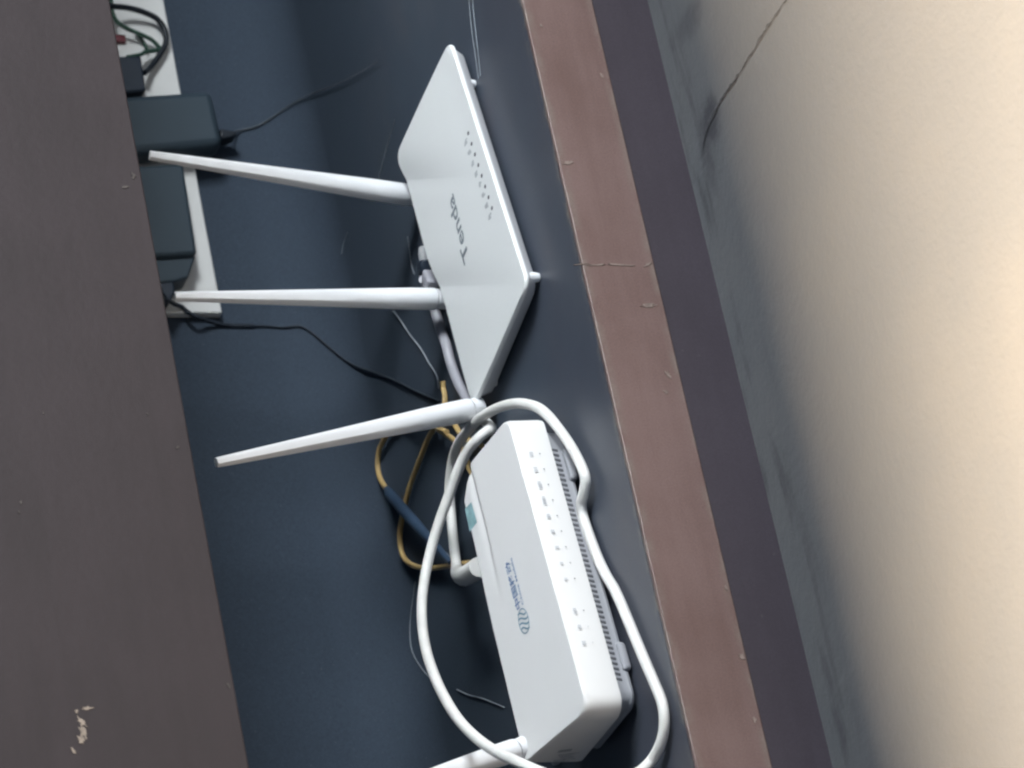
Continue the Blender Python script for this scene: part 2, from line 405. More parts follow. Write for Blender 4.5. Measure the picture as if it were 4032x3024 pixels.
def bil(FL, FR, BL, BR):
    FL, FR, BL, BR = map(Vector, (FL, FR, BL, BR))
    return lambda s, t: lerp(lerp(FL, FR, s), lerp(BL, BR, s), t)
def invert(T, p):
    """(s,t) of the point of surface T above or below p"""
    s = t = 0.5; p = Vector(p)
    for _ in range(30):
        q = T(s, t); ds = T(s+1e-4, t)-q; dt = T(s, t+1e-4)-q; e = p-q
        det = ds.x*dt.y-ds.y*dt.x
        s += 1e-4*(e.x*dt.y-e.y*dt.x)/det; t += 1e-4*(ds.x*e.y-ds.y*e.x)/det
    return s, t
def rounded(t, rs, rt, corner_lo=True, corner_hi=True):
    d = 0.0
    if corner_lo and t < rt: d = rs*(1-math.sqrt(max(0, 1-((rt-t)/rt)**2)))
    if corner_hi and t > 1-rt: d = rs*(1-math.sqrt(max(0, 1-((t-1+rt)/rt)**2)))
    return d
def trows(rt, nmid):
    a = [rt*(1-math.cos(math.pi/2*k/6)) for k in range(7)]
    return a + [lerp(rt, 1-rt, k/nmid) for k in range(1, nmid)] + [1-x for x in reversed(a)]
def print_on(name, V2, Fs, at, parent, mat, lift=0.00012):
    V = [at(x, y)+Vector((0, 0, lift)) for x, y in V2]
    return link(name, V, Fs, mat, parent)

# ------------------------------------------------------------------ router with three antennas
FL, FR, BL, BR = (0.07460, 0.04092, 0.00900), (0.21968, 0.06602, 0.00900), (0.05866, 0.12129, 0.01040), (0.20127, 0.13624, 0.01560)
BL, BR = (BL[0], BL[1], 0.013), (BR[0], BR[1], 0.013)
TT = bil(FL, FR, BL, BR)
cen = TT(0.5, 0.5)
rt = thing('wifi_router', 'white router with three tall antennas and a creased lid, near the yellow fibre', 'router', (cen.x, cen.y, 0.0))
c1b, c1f = invert(TT, (0.18694, 0.13782, 0.01300)), invert(TT, (0.13985, 0.04584, 0.00900))
c2b, c2f = invert(TT, (0.12551, 0.12837, 0.01300)), invert(TT, (0.07576, 0.03854, 0.00900))
def crease_s(b, f, t): return f[0]+(b[0]-f[0])*t
def fold_d(t): return 0.0026*max(0.0, (t-0.10)/0.9)**0.8
def folds(t, sl, sr):
    a = min(max(crease_s(c2b, c2f, t), sl+0.002), sr-0.02)
    return a, min(max(crease_s(c1b, c1f, t), a+0.01), sr-0.005)
def lid_z(s, t):
    """height of the folded lid over its flat base plane: three panels, each rising to the right out of its fold"""
    a, b = folds(t, 0, 1); d = fold_d(t)
    if s <= a: return -d
    lo, top = (a, 0.0) if s <= b else (b, d)
    q = max(0, 1-(s-lo)/0.16); return top-d*q*q
def t_rows():
    rows = []
    for t in trows(0.085, 22):
        ins = rounded(t, 0.040, 0.085)
        sl, sr = ins, 1-ins
        a, b = folds(t, sl, sr); d = fold_d(t)
        row = [(lerp(sl, a, k/8), t, -d) for k in range(9)]
        for lo, hi, top in ((a, b, 0.0), (b, sr, d)):
            for k in range(1, 16):
                u = (k/15)**1.5; s = lerp(lo, hi, u); q = max(0, 1-(s-lo)/0.16)
                row.append((s, t, top-d*q*q))
        rows.append(row)
    return rows
def dz_front(s, t): return t
rings = [(-0.003, -0.006, lambda s, t, z: z-0.0005), (-0.004, -0.008, lambda s, t, z: z-0.0013), (-0.003, -0.006, lambda s, t, z: z-0.0019), (0.004, 0.007, lambda s, t, z: z-0.0021)]
V, Fs, _ = shell_parts(TT, t_rows(), rings)
lid = link('lid', V, Fs, M['white'], rt, True); sharp(lid, 40)
low = lambda s, t: 0.0018+0.0002*t
rows2 = [[(s, t, z-0.0021) for s, t, z in r] for r in t_rows()]
rings = [(0.0, 0.0, lambda s, t, z: z-0.0003), (0.003, 0.006, lambda s, t, z: z-0.0011), (0.010, 0.030, lambda s, t, z: 0.0024), (0.020, 0.06, lambda s, t, z: 0.0012)]
def inset_rows(rows, k, k2): return [[(0.5+(s-0.5)*(1-2*k), 0.5+(t-0.5)*(1-2*k2), z) for s, t, z in r] for r in rows]
V, Fs, last = shell_parts(TT, inset_rows(rows2, 0.004, 0.007), rings)
Fs.append(tuple(last))
base = link('base', V, Fs, M['shade'], rt, True); sharp(base, 40)
for q, rr in (((0.08078, 0.04543, 0.00300), 0.0024), ((0.19683, 0.06686, 0.00300), 0.0022), ((0.06686, 0.11261, 0.00300), 0.0030)):
    V, Fs = tube_data([Vector((q[0], q[1], 0.0002)), Vector((q[0], q[1], 0.0022)), Vector((q[0], q[1], 0.0042)), Vector((q[0]+0.0003, q[1]+0.001, 0.0052))], [rr*0.8, rr, rr, rr*0.7], 14)
    sharp(link('foot', V, Fs, M['white2'], rt, True), 50)
def antenna(base_p, tip_p, wide, rb, rtip, mat, parent, knuckle):
    b, t = Vector(base_p), Vector(tip_p); ax = (t-b); Ln = ax.length; ax.normalize()
    view = (cam.location-b); view -= ax*view.dot(ax); view.normalize(); side = ax.cross(view)
    # profile: barrel at the foot, then a slim blade with one raised ridge
    prof = [(0.0, 0.97), (0.012, 1.0), (0.10, 0.99), (0.18, 0.95), (0.30, 0.87), (0.45, 0.77), (0.65, 0.645), (0.85, 0.52), (0.99, 0.435), (1.0, 0.41)]
    V = []; Fs = []; n = 24
    for i, (u, w) in enumerate(prof):
        c = b+ax*Ln*u
        bl = min(1, max(0, (u-0.14)/0.25))
        for k in range(n):
            a = 2*math.pi*k/n; ca, sa = math.cos(a), math.sin(a)
            # round barrel turns into a five sided blade
            m = max(abs(ca*math.cos(h)+sa*math.sin(h)) if False else (ca*math.cos(h)+sa*math.sin(h)) for h in (0.35, 1.40, 2.45, 3.49, 4.54, 5.59))
            rad = lerp(1.0, min(1.06, 0.94/max(0.6, m)), bl)
            V.append(c+side*ca*rb*w*rad+view*sa*rb*w*rad*lerp(1.0, 0.8, bl))
    for i in range(len(prof)-1):
        for k in range(n): Fs.append((i*n+k, i*n+(k+1)%n, (i+1)*n+(k+1)%n, (i+1)*n+k))
    Fs.append(tuple(range(n-1, -1, -1))); Fs.append(tuple((len(prof)-1)*n+k for k in range(n)))
    o = link('antenna', V, Fs, mat, parent, True); sharp(o, 24)
    K = [b-ax*0.006, b-ax*0.004, b-ax*0.0008]
    V, Fs = tube_data(K, [rb*0.92, rb*0.97, rb*0.90], 18)
    sharp(link('hinge', V, Fs, mat, o, True), 50)
    return o
antenna((0.18752, 0.14750, 0.00768), (0.20872, 0.15000, 0.13064), 1, 0.0052, 0.002, M['white2'], rt, 1)
antenna((0.12474, 0.13700, 0.01039), (0.12683, 0.14000, 0.13471), 1, 0.0051, 0.002, M['white2'], rt, 1)
antenna((0.05634, 0.12000, 0.01241), (0.02697, 0.11500, 0.13914), 1, 0.0052, 0.002, M['white2'], rt, 1)
# logo: the word on the lid, baseline parallel to the front rim
p0, p1 = invert(TT, (0.11887, 0.08896, 0.01100)), invert(TT, (0.15392, 0.09158, 0.01100))
V2, F2, asp = text_shape('Tenda', True)
VT, FT, aT = text_shape('T', True); VE, FE, aE = text_shape('enda', True)
hT = 1.0; hE = 1.0                                       # 'enda' has the tall d, so both are one capital high
wT, wE = aT, aE; gap = 0.02; tot = wT+gap+wE
V2 = [(x*wT/tot, y*0.97) for x, y in VT]+[((wT+gap+x*wE)/tot, y) for x, y in VE]
F2 = FT+[tuple(k+len(VT) for k in f) for f in FE]
def at(x, y):
    s, t = lerp(p0[0], p1[0], x), lerp(p0[1], p1[1], x)+y*0.095
    return TT(s, t)+Vector((0, 0, lid_z(s, t)))
print_on('logo', V2, F2, at, rt, M['ink'])
# eight status lights in a row along the front, each with a pale mark behind it
la, lb = invert(TT, (0.16889, 0.06508, 0.00950)), invert(TT, (0.12434, 0.05763, 0.00950))
for k in range(8):
    s, t = lerp(la[0], lb[0], k/7), lerp(la[1], lb[1], k/7)
    dsc = [TT(s+0.0065*math.cos(a), t+0.0125*math.sin(a))+Vector((0, 0, 0.0002+lid_z(s+0.0065*math.cos(a), t+0.0125*math.sin(a)))) for a in [2*math.pi*j/12 for j in range(12)]]
    link('status_light', dsc, [tuple(range(12))], M['inkdark'], rt)
    V = []; Fs = []
    for j in range(3):                                   # a little broken ring of pale print
        cx, cy_ = s-0.010+0.006*(j-1)*0.8, t+0.052+0.020*(random.random()-0.5)
        w, h = 0.0035+0.003*random.random(), 0.010+0.012*random.random()
        nb = len(V)
        V += [TT(p, q)+Vector((0, 0, 0.00015+lid_z(p, q))) for p, q in ((cx-w, cy_-h), (cx+w*0.4, cy_-h), (cx+w, cy_+h), (cx-w*0.4, cy_+h))]
        Fs.append((nb, nb+1, nb+2, nb+3))
    link('light_mark', V, Fs, M['inkpale'], rt)

# ------------------------------------------------------------------ the modem
mFL, mFR, mBL, mBR = (-0.13699, 0.03473, 0.02700), (0.01267, 0.05178, 0.02700), (-0.13510, 0.08753, 0.03600), (0.00749, 0.09680, 0.03600)
MT = bil(mFL, mFR, mBL, mBR)
cen = MT(0.5, 0.5)
md = thing('modem', 'white modem with a bright front band, blue printed emblem and a small teal sticker', 'modem', (cen.x, cen.y, 0.0))
mz = lambda z: z
def relief(s, t):
    f = min(1, max(0, (s-0.42)/0.45)); f = f*f*(3-2*f)
    g = min(1, max(0, (t-0.755)/0.03)); g2 = max(0, 1-abs(t-0.80)/0.055)
    return -0.0010*f*g - 0.0010*f*g2
def m_rows():
    rows = []
    for t in trows(0.16, 26):
        lo = rounded(t, 0.050, 0.17, True, False)+rounded(t, 0.010, 0.05, False, True)
        hi = rounded(t, 0.035, 0.12, True, False)+(0.080*((t-0.70)/0.30)**1.6 if t > 0.70 else 0)
        row = []
        for k in range(49):
            s = lerp(lo, 1-hi, k/48)
            # shallow step along the rear right, fading out towards the middle
            row.append((s, t, relief(s, t)))
        rows.append(row)
    return rows
mr = m_rows()
band_lo = lambda s, t: 0.0105
rings = [(-0.004, -0.008, lambda s, t, z: z-0.0006), (-0.0065, -0.016, lambda s, t, z: z-0.0020),
         (-0.0085, -0.020, lambda s, t, z: lerp(z, 0.0105, 0.92)), (-0.007, -0.016, lambda s, t, z: 0.0104), (0.012, 0.03, lambda s, t, z: 0.0096)]
V, Fs, last = shell_parts(MT, mr, rings)
Fs.append(tuple(last))
body = link('housing', V, Fs, M['modem'], md, True); sharp(body, 38)
rows2 = [[(0.5+(s-0.5)*0.955, 0.5+(t-0.5)*0.90, -0.020) for s, t, z in r] for r in mr]
rings = [(0.0, 0.0, lambda s, t, z: 0.0097), (0.003, 0.006, lambda s, t, z: 0.0042), (0.0, 0.0, lambda s, t, z: 0.0034), (0.002, 0.01, lambda s, t, z: 0.0022)]
V, Fs, last = shell_parts(MT, rows2, rings); Fs.append(tuple(last))
mb = link('base', V, Fs, M['shade2'], md, True); sharp(mb, 35)
def front_at(s, ins=0.05):
    p = MT(0.5+(s-0.5)*0.955, 0.5+(0-0.5)*0.90); return p
V = []; Fs = []
Wd = (MT(1, 0)-MT(0, 0)); Wd.z = 0; Wd.normalize(); Nn = Vector((Wd.y, -Wd.x, 0))
for k in range(46):                                       # slots of the front grille
    s = 0.085+0.83*k/45; p = front_at(s)+Nn*0.0002
    n0 = len(V); w = 0.00055
    for z0, dx in ((0.0062, 0), (0.0093, 0.0005)):
        for sg in (-1, 1): 
            q = p+Wd*(sg*w+dx); q.z = z0; V.append(q.copy())
    for z0, dx in ((0.0062, 0), (0.0093, 0.0005)):
        for sg in (-1, 1):
            q = p+Wd*(sg*w+dx)-Nn*0.0008; q.z = z0; V.append(q.copy())
    Fs += [(n0, n0+1, n0+3, n0+2), (n0, n0+2, n0+6, n0+4), (n0+1, n0+5, n0+7, n0+3), (n0+2, n0+3, n0+7, n0+6), (n0, n0+4, n0+5, n0+1)]
g = link('grille_slot', V, Fs, M['dark'], md); g['kind'] = 'stuff'
for q, ln in (((-0.11007, 0.04174, 0.00300), 0.0075), ((-0.01109, 0.05188, 0.00300), 0.0085), ((-0.11100, 0.12913, 0.00300), 0.006), ((0.02275, 0.12751, 0.00300), 0.006)):
    c = Vector((q[0], q[1], 0)); u = Wd*ln; v = Nn*0.0032
    V = [c+u*a+v*b+Vector((0, 0, z)) for z, k in ((0.0003, 0.9), (0.0046, 1.0)) for a, b in ((-k, -k), (k, -k), (k, k), (-k, k))]
    o = link('foot', V, BOXF, M['shade2'], md); bevel(o, 0.0016, 3); sharp(o, 60)
# antenna: a round knuckle at the rear left corner, then the blade out of the frame
ab, at_ = Vector((-0.12924, 0.08800, 0.03908)), Vector((-0.15501, 0.08500, 0.12538))
o = antenna(ab, at_, 1, 0.0050, 0.002, M['white2'], md, 1)
# print on the lid
e0, e1 = invert(MT, (-0.07110, 0.06763, 0.03300)), invert(MT, (-0.04727, 0.06965, 0.03300))
for body_, dt0, h, sc, mk, nm in (('中国移动', 0.0, 0.085, 1.0, 'inkblue', 'name_print'), ('China Mobile', -0.045, 0.028, 1.0, 'inkblue', 'name_print')):
    V2, F2, asp = text_shape(body_, True)
    def at(x, y): return MT(lerp(e0[0], e1[0], x), lerp(e0[1], e1[1], x)+dt0+y*h)
    V = []
    for x, y in V2:
        q = at(x, y); V.append(q+Vector((0, 0, 0.0002)))
    link(nm, V, F2, M[mk], md)
c0, c1 = invert(MT, (-0.08402, 0.06761, 0.03200)), invert(MT, (-0.07194, 0.06795, 0.03200))
ecx, ecy = (c0[0]+c1[0])/2, (c0[1]+c1[1])/2; er = abs(c1[0]-c0[0])/2; et = 0.080
def emblem():
    V = []; Fs = []
    def band(pts, w):
        n0 = len(V)
        for i, (x, y) in enumerate(pts):
            a = pts[max(i-1, 0)]; b = pts[min(i+1, len(pts)-1)]
            dx, dy = b[0]-a[0], b[1]-a[1]; l = math.hypot(dx, dy) or 1
            for sg in (-1, 1):
                px, py = x-dy/l*w*sg, y+dx/l*w*sg
                V.append(MT(ecx+px*er, ecy+py*et)+Vector((0, 0, 0.00022)))
        for i in range(len(pts)-1): Fs.append((n0+2*i, n0+2*i+1, n0+2*i+3, n0+2*i+2))
    for k in range(4):                                    # four curved strokes that lean across an oval
        x0 = -0.62+0.40*k
        pts = []
        for j in range(13):
            y = -1+2*j/12; yy = y*math.sqrt(max(0.05, 1-(x0*0.9)**2))*0.92
            pts.append((x0+0.20*math.sin(y*2.2)+0.02, yy))
        band(pts, 0.07)
    band([(math.cos(a)*0.97, math.sin(a)*0.97) for a in [k*math.pi/16 for k in range(33)]], 0.05)
    link('emblem', V, Fs, M['inkteal'], md)
emblem()
sq = [invert(MT, q) for q in ((-0.00711, 0.09075, 0.03350), (-0.00739, 0.09647, 0.03400), (-0.01889, 0.09612, 0.03400), (-0.01801, 0.08938, 0.03350))]
V = []; Fs = []
for a in range(7):
    for b in range(7):
        u, v = a/6, b/6
        st = [lerp(lerp(sq[0][c], sq[1][c], u), lerp(sq[3][c], sq[2][c], u), v) for c in (0, 1)]
        V.append(MT(*st)+Vector((0, 0, relief(*st)+0.0002)))
for a in range(6):
    for b in range(6): Fs.append((a*7+b, a*7+b+1, a*7+b+8, a*7+b+7))
link('sticker', V, Fs, M['sticker'], md)
# lights and small words along the front band
def band_pt(s, f, out=0.00015):
    """point on the band's front face, f = 0 at its lower rim and 1 at the lid"""
    top = MT(s, -0.018); bot = MT(s, -0.020)
    p = lerp(Vector((bot.x, bot.y, 0.0110)), Vector((top.x, top.y, top.z-0.0018)), f)
    return p+Nn*(0.0005+out)
words = (0.40, 0.42, 0.62, 0.72, 0.36, 0.34, 0.22, 0.20, 0.20, 0.0, 0.50, 0.36, 0.36)
sa, sb = 0.868, 0.215
for k, wl in enumerate(words):
    s = lerp(sa, sb, k/12)
    if k not in (9,):
        V = [band_pt(s+0.0020*math.cos(a), 0.42+0.024*math.sin(a)) for a in [2*math.pi*j/10 for j in range(10)]]
        link('status_light', V, [tuple(range(10))], M['inkdark'] if k < 11 else M['inkpale'], md)
    if wl > 0:
        V = []; Fs = []; x = -wl*0.020; nL = max(2, int(wl*9))
        for j in range(nL):
            w = wl*0.040/nL; h = 0.045+0.02*random.random(); n0 = len(V)
            xa = s+x+w*j; up = 0.70+0.01*random.random()
            V += [band_pt(xa, up-h), band_pt(xa+w*0.62, up-h), band_pt(xa+w*0.62, up+h), band_pt(xa, up+h)]
            Fs.append((n0, n0+1, n0+2, n0+3))
        link('light_mark', V, Fs, M['inkmid'], md)
# dark marks on the left end face
def side_pt(t, f):
    top = MT(-0.0075, t); bot = MT(-0.0085, t)
    return lerp(Vector((bot.x, bot.y, 0.0110)), Vector((top.x, top.y, top.z-0.0018)), f)-Wd*0.0016
V = []; Fs = []
for j in range(5):
    t0 = 0.66+0.010*j; n0 = len(V)
    a, b = 0.50+0.03*random.random(), 0.78
    V += [side_pt(t0, a), side_pt(t0+0.006, a), side_pt(t0+0.03, b), side_pt(t0+0.024, b)]; Fs.append((n0, n0+1, n0+2, n0+3))
for j in range(9):
    t0 = 0.74+0.022*j; n0 = len(V); a = 0.22+0.22*random.random(); b = a+0.22+0.15*random.random()
    V += [side_pt(t0, a), side_pt(t0+0.007, a), side_pt(t0+0.018, b), side_pt(t0+0.011, b)]; Fs.append((n0, n0+1, n0+2, n0+3))
link('side_mark', V, Fs, M['ink'], md)

# ------------------------------------------------------------------ cables
wc = thing('network_cable', 'thick white cable looping high behind and round the front of the emblem modem', 'cable', (-0.11551, 0.02209, 0.00000))
PA = [(0.05162, 0.12168, 0.00600), (0.04439, 0.11292, 0.00800), (0.03755, 0.10501, 0.01100), (0.03573, 0.10409, 0.01400), (0.03313, 0.10636, 0.01800), (0.03084, 0.11495, 0.02100), (0.02455, 0.12342, 0.02400), (0.01699, 0.13083, 0.02700), (0.00768, 0.13738, 0.03100), (-0.00254, 0.14226, 0.03500), (-0.01583, 0.14370, 0.04000), (-0.02987, 0.14115, 0.04500), (-0.04586, 0.13463, 0.05000), (-0.06323, 0.12391, 0.05500), (-0.07983, 0.11195, 0.05900), (-0.09773, 0.09707, 0.06300), (-0.11809, 0.07807, 0.06700), (-0.13752, 0.05689, 0.07000), (-0.15400, 0.03711, 0.07100), (-0.16717, 0.02010, 0.07000), (-0.17822, 0.00767, 0.06600), (-0.18321, 0.00898, 0.05200), (-0.18066, 0.01662, 0.03400), (-0.17119, 0.02890, 0.01600), (-0.16444, 0.03017, 0.00600), (-0.16031, 0.02080, 0.00380), (-0.15471, 0.01436, 0.00340), (-0.14647, 0.01200, 0.00340), (-0.13476, 0.01526, 0.00340), (-0.11682, 0.02117, 0.00340), (-0.09377, 0.02839, 0.00340), (-0.08173, 0.03277, 0.00340), (-0.07318, 0.03735, 0.00340), (-0.06289, 0.04164, 0.00340), (-0.05050, 0.04511, 0.00340), (-0.03930, 0.04740, 0.00340), (-0.03369, 0.04511, 0.00400), (-0.03123, 0.03938, 0.00450), (-0.02746, 0.03491, 0.00450), (-0.02156, 0.03540, 0.00450), (-0.01097, 0.03973, 0.00450), (-0.00212, 0.04377, 0.00500), (0.00505, 0.04567, 0.00700), (0.01169, 0.04793, 0.00900), (0.01812, 0.05203, 0.01100), (0.02514, 0.06068, 0.01250), (0.03193, 0.07248, 0.01300), (0.03936, 0.08903, 0.01300), (0.04639, 0.10905, 0.01200), (0.05213, 0.12949, 0.01000), (0.05567, 0.14860, 0.00800), (0.05534, 0.16219, 0.00620), (0.05128, 0.16920, 0.00600), (0.04501, 0.17469, 0.00600), (0.03734, 0.17765, 0.00600), (0.02815, 0.17780, 0.00700), (0.01763, 0.17540, 0.00900), (0.00697, 0.17014, 0.01200), (-0.00150, 0.16400, 0.01500)]
tube('cable', PA, 0.00235, M['cable'], wc, 8, 12)
def plug(name, a, b, w, h, mat, parent):
    a, b = Vector(a), Vector(b); d = (b-a).normalized(); s = d.cross(Vector((0,0,1))).normalized(); u = s.cross(d)
    V = []
    for q, k in ((a, 0.75), (lerp(a, b, 0.35), 1.0), (b, 1.0)):
        for i, j in ((-1,-1),(1,-1),(1,1),(-1,1)): V.append(q+s*i*w*k+u*j*h*k)
    Fs = [(3,2,1,0),(8,9,10,11)]
    for r in (0, 4):
        for k in range(4): Fs.append((r+k, r+(k+1)%4, r+4+(k+1)%4, r+4+k))
    o = link(name, V, Fs, mat, parent); bevel(o, 0.0010, 2); sharp(o, 50); return o
V, Fs = tube_data(catmull([Vector(q) for q in [(0.00062, 0.16505, 0.01460), (-0.00393, 0.16285, 0.01550), (-0.00991, 0.15501, 0.01700), (-0.01480, 0.14338, 0.01850), (-0.01926, 0.12877, 0.02000)]], 5), [0.0026]*3+[0.0030+0.0002*k for k in range(8)]+[0.0046]*10, 14)
sharp(link('plug', V, Fs, M['cable'], wc, True), 50)

gc = thing('router_lead', 'grey white lead running close behind the creased lid router', 'cable', (0.09401, 0.14776, 0.00000))
tube('lead', [(0.14056, 0.14555, 0.01000), (0.13933, 0.15074, 0.00700), (0.13356, 0.15253, 0.00500), (0.12409, 0.15272, 0.00400), (0.11267, 0.15071, 0.00400), (0.10700, 0.14915, 0.00400), (0.09700, 0.14826, 0.00400), (0.08576, 0.14516, 0.00400), (0.07578, 0.14066, 0.00400), (0.06881, 0.13668, 0.00400)], 0.0024, M['greycable'], gc)
plug('plug', (0.14327, 0.14546, 0.00800), (0.13259, 0.13960, 0.00900), 0.0034, 0.0030, M['greycable'], gc)
wp = thing('router_plug', 'small white plug at the back rim of the creased lid router', 'plug', (0.15396, 0.15211, 0.00000))
plug('plug_body', (0.15720, 0.14343, 0.00750), (0.14917, 0.14879, 0.00550), 0.0030, 0.0026, M['shade'], wp)
plug('collar', (0.15069, 0.15401, 0.00600), (0.14564, 0.14257, 0.00800), 0.0034, 0.0030, M['black'], wp)
tb = thing('cable_tail', 'pale pointed cable tail sticking out below the middle antenna', 'cable', (0.12391, 0.15470, 0.00000))
V, Fs = tube_data([Vector(q) for q in [(0.13100, 0.15512, 0.00400), (0.12559, 0.15523, 0.00400), (0.12003, 0.15507, 0.00400)]], [0.0018, 0.0015, 0.0006], 10)
link('tail', V, Fs, M['greycable'], tb, True)

yf = thing('fibre_cable', 'thin yellow fibre cable coiled on the navy shelf with a dark blue sleeve', 'cable', (0.04000, 0.23181, 0.00000))
tube('fibre', [(0.06723, 0.15958, 0.00800), (0.10448, 0.21069, 0.00400), (0.11152, 0.23271, 0.00250), (0.11189, 0.24557, 0.00250), (0.11040, 0.25401, 0.00250), (0.10565, 0.25917, 0.00250), (0.09824, 0.25832, 0.00300), (0.09010, 0.25238, 0.00400), (0.08238, 0.24587, 0.00500)], 0.0013, M['yellow'], yf, 8, 8)
tube('fibre', [(0.09744, 0.16528, 0.00220), (0.09406, 0.16648, 0.00220), (0.08902, 0.16478, 0.00300), (0.08332, 0.16661, 0.00400), (0.08153, 0.18002, 0.00400), (0.08298, 0.19163, 0.00300), (0.08224, 0.20041, 0.00250), (0.08017, 0.21003, 0.00250), (0.07700, 0.22265, 0.00250), (0.07220, 0.23244, 0.00300), (0.06728, 0.23961, 0.00350), (0.06315, 0.24704, 0.00300), (0.05859, 0.25121, 0.00250), (0.05232, 0.25094, 0.00250), (0.04477, 0.24521, 0.00250), (0.03634, 0.23352, 0.00250), (0.02774, 0.21797, 0.00300), (0.01891, 0.19947, 0.00400), (0.01106, 0.18329, 0.00600), (-0.00048, 0.15999, 0.01000)], 0.0013, M['yellow'], yf, 8, 8)
tube('fibre', [(0.08966, 0.18476, 0.00400), (0.08025, 0.17777, 0.00500), (0.07328, 0.17168, 0.00400), (0.06527, 0.16442, 0.00300), (0.05348, 0.15653, 0.00300), (0.04437, 0.15450, 0.00300), (0.03632, 0.14717, 0.00400), (0.02711, 0.13767, 0.00600)], 0.0013, M['yellow'], yf, 8, 8)
tube('fibre', [(0.08166, 0.16606, 0.00300), (0.07182, 0.16062, 0.00300), (0.06385, 0.15602, 0.00300), (0.05588, 0.14783, 0.00300), (0.04841, 0.13766, 0.00300), (0.03889, 0.13061, 0.00300)], 0.0013, M['yellow'], yf, 8, 8)
V, Fs = tube_data([Vector(q) for q in [(0.08692, 0.24912, 0.00450), (0.08110, 0.24354, 0.00600), (0.06149, 0.22649, 0.00700), (0.05048, 0.21748, 0.00700), (0.03761, 0.20743, 0.00650), (0.02364, 0.19637, 0.00600), (0.01554, 0.18992, 0.00600)]], [0.0016, 0.0027, 0.0028, 0.0027, 0.0022, 0.0016, 0.0012], 12)
sharp(link('sleeve', V, Fs, M['blue'], yf, True), 50)

# ------------------------------------------------------------------ power strip on the back board with its adapters
SY = 0.2795
ps = thing('power_strip', 'long white power strip fixed to the navy back board', 'power strip', (0.29220, 0.27950, 0.05814))
def strip():
    x0, z0 = (0.20193, 0.05816); x1 = 0.56; z1 = z0+0.052
    b = box('strip_body', x0, x1, SY, YW-0.0004, z0, z1, M['strip'], ps, 0.0010)
    box('rocker_switch', *(0.35768, 0.36208), SY-0.0022, SY+0.002, *(0.08265, 0.09025), M['redswitch'], ps, 0.0006)
strip()
def prism(name, pts, y0, y1, mat, parent, bev=0.003):
    """outline in the plane of the back board, pushed out towards the front"""
    n = len(pts)
    V = [(x, y0, z) for x, z in pts]+[(x, y1, z) for x, z in pts]
    Fs = [tuple(range(n)), tuple(range(2*n-1, n-1, -1))]+[(k, (k+1)%n, n+(k+1)%n, n+k) for k in range(n)]
    o = link(name, V, Fs, mat, parent); bevel(o, bev, 3, 40); sharp(o, 50); return o
AY = SY-0.015
ad = thing('power_adapter', 'bulky dark teal power adapter hanging low over the strip edge, right one of two', 'power adapter', (0.31357, 0.27950, 0.06265))
prism('adapter_body', [(0.32216, 0.04767), (0.29265, 0.04647), (0.28934, 0.04888), (0.28432, 0.09195), (0.28207, 0.11624), (0.31296, 0.11661), (0.31773, 0.09245)], AY, SY-0.0005, M['teal'], ad, 0.0045)
prism('strain_relief', [(0.30490, 0.04360), (0.29892, 0.04408), (0.29976, 0.03957), (0.30165, 0.03526), (0.30358, 0.03559)], SY-0.006, SY+0.002, M['cord'], ad, 0.0008)
tube('cord', [(0.30460, 0.27725, 0.03763)]+[(0.31044, 0.28348, 0.02946), (0.31157, 0.28122, 0.02125), (0.31429, 0.27700, 0.01401), (0.31613, 0.27173, 0.00858), (0.31581, 0.26271, 0.00336), (0.31166, 0.25049, 0.00120), (0.30023, 0.22730, 0.00120), (0.29110, 0.20750, 0.00120), (0.28014, 0.18101, 0.00120), (0.27389, 0.16446, 0.00120)], [0.0005]*6+[0.00046-0.000005*k for k in range(70)], M['cordpale'], ad, 6, 6)
a2 = thing('power_adapter', 'dark teal power adapter sitting within the strip, left one of two, with a tapered end', 'power adapter', (0.25716, 0.27950, 0.07197))
prism('adapter_body', [(0.27859, 0.06957), (0.22830, 0.07105), (0.22612, 0.07232), (0.22446, 0.09234), (0.22135, 0.11551), (0.27480, 0.11480)], AY, SY-0.0005, M['teal'], a2, 0.0022)
prism('adapter_end', [(0.22740, 0.07099), (0.21467, 0.07699), (0.21260, 0.08404), (0.21047, 0.09852), (0.22551, 0.09865)], AY+0.003, SY-0.0005, M['teal'], a2, 0.0012)
prism('strain_relief', [(0.22490, 0.08846), (0.21346, 0.08415), (0.20701, 0.08445), (0.20113, 0.08876), (0.20767, 0.09128), (0.21909, 0.09455)], AY+0.004, SY-0.002, M['black'], a2, 0.0012)
tube('cord', [(0.20198, 0.26750, 0.08964), (0.20395, 0.27500, 0.08333), (0.20457, 0.27837, 0.07891), (0.20106, 0.27823, 0.07579), (0.19852, 0.27777, 0.07246), (0.19841, 0.28184, 0.06418)]+[(0.19771, 0.28420, 0.05450), (0.19747, 0.28420, 0.04659), (0.19738, 0.28420, 0.03497), (0.19631, 0.28355, 0.02749), (0.19542, 0.28077, 0.01930), (0.19001, 0.27793, 0.01458), (0.17845, 0.27290, 0.00905), (0.16499, 0.26453, 0.00368), (0.14922, 0.24600, 0.00080), (0.12996, 0.22132, 0.00080), (0.11012, 0.19780, 0.00080), (0.09338, 0.17706, 0.00080)], [0.0011]*60+[0.0006], M['cordfaint'], a2, 8, 8)
pl = thing('black_plug', 'black plug pressed into the strip beside the bulky adapter, with black and green leads', 'plug', (0.34010, 0.27950, 0.08210))
prism('plug_body', [(0.34308, 0.08021), (0.32237, 0.08079), (0.32084, 0.09374), (0.31931, 0.10702), (0.33902, 0.10655), (0.34245, 0.09161)], SY-0.012, SY-0.0005, M['black'], pl, 0.0012)
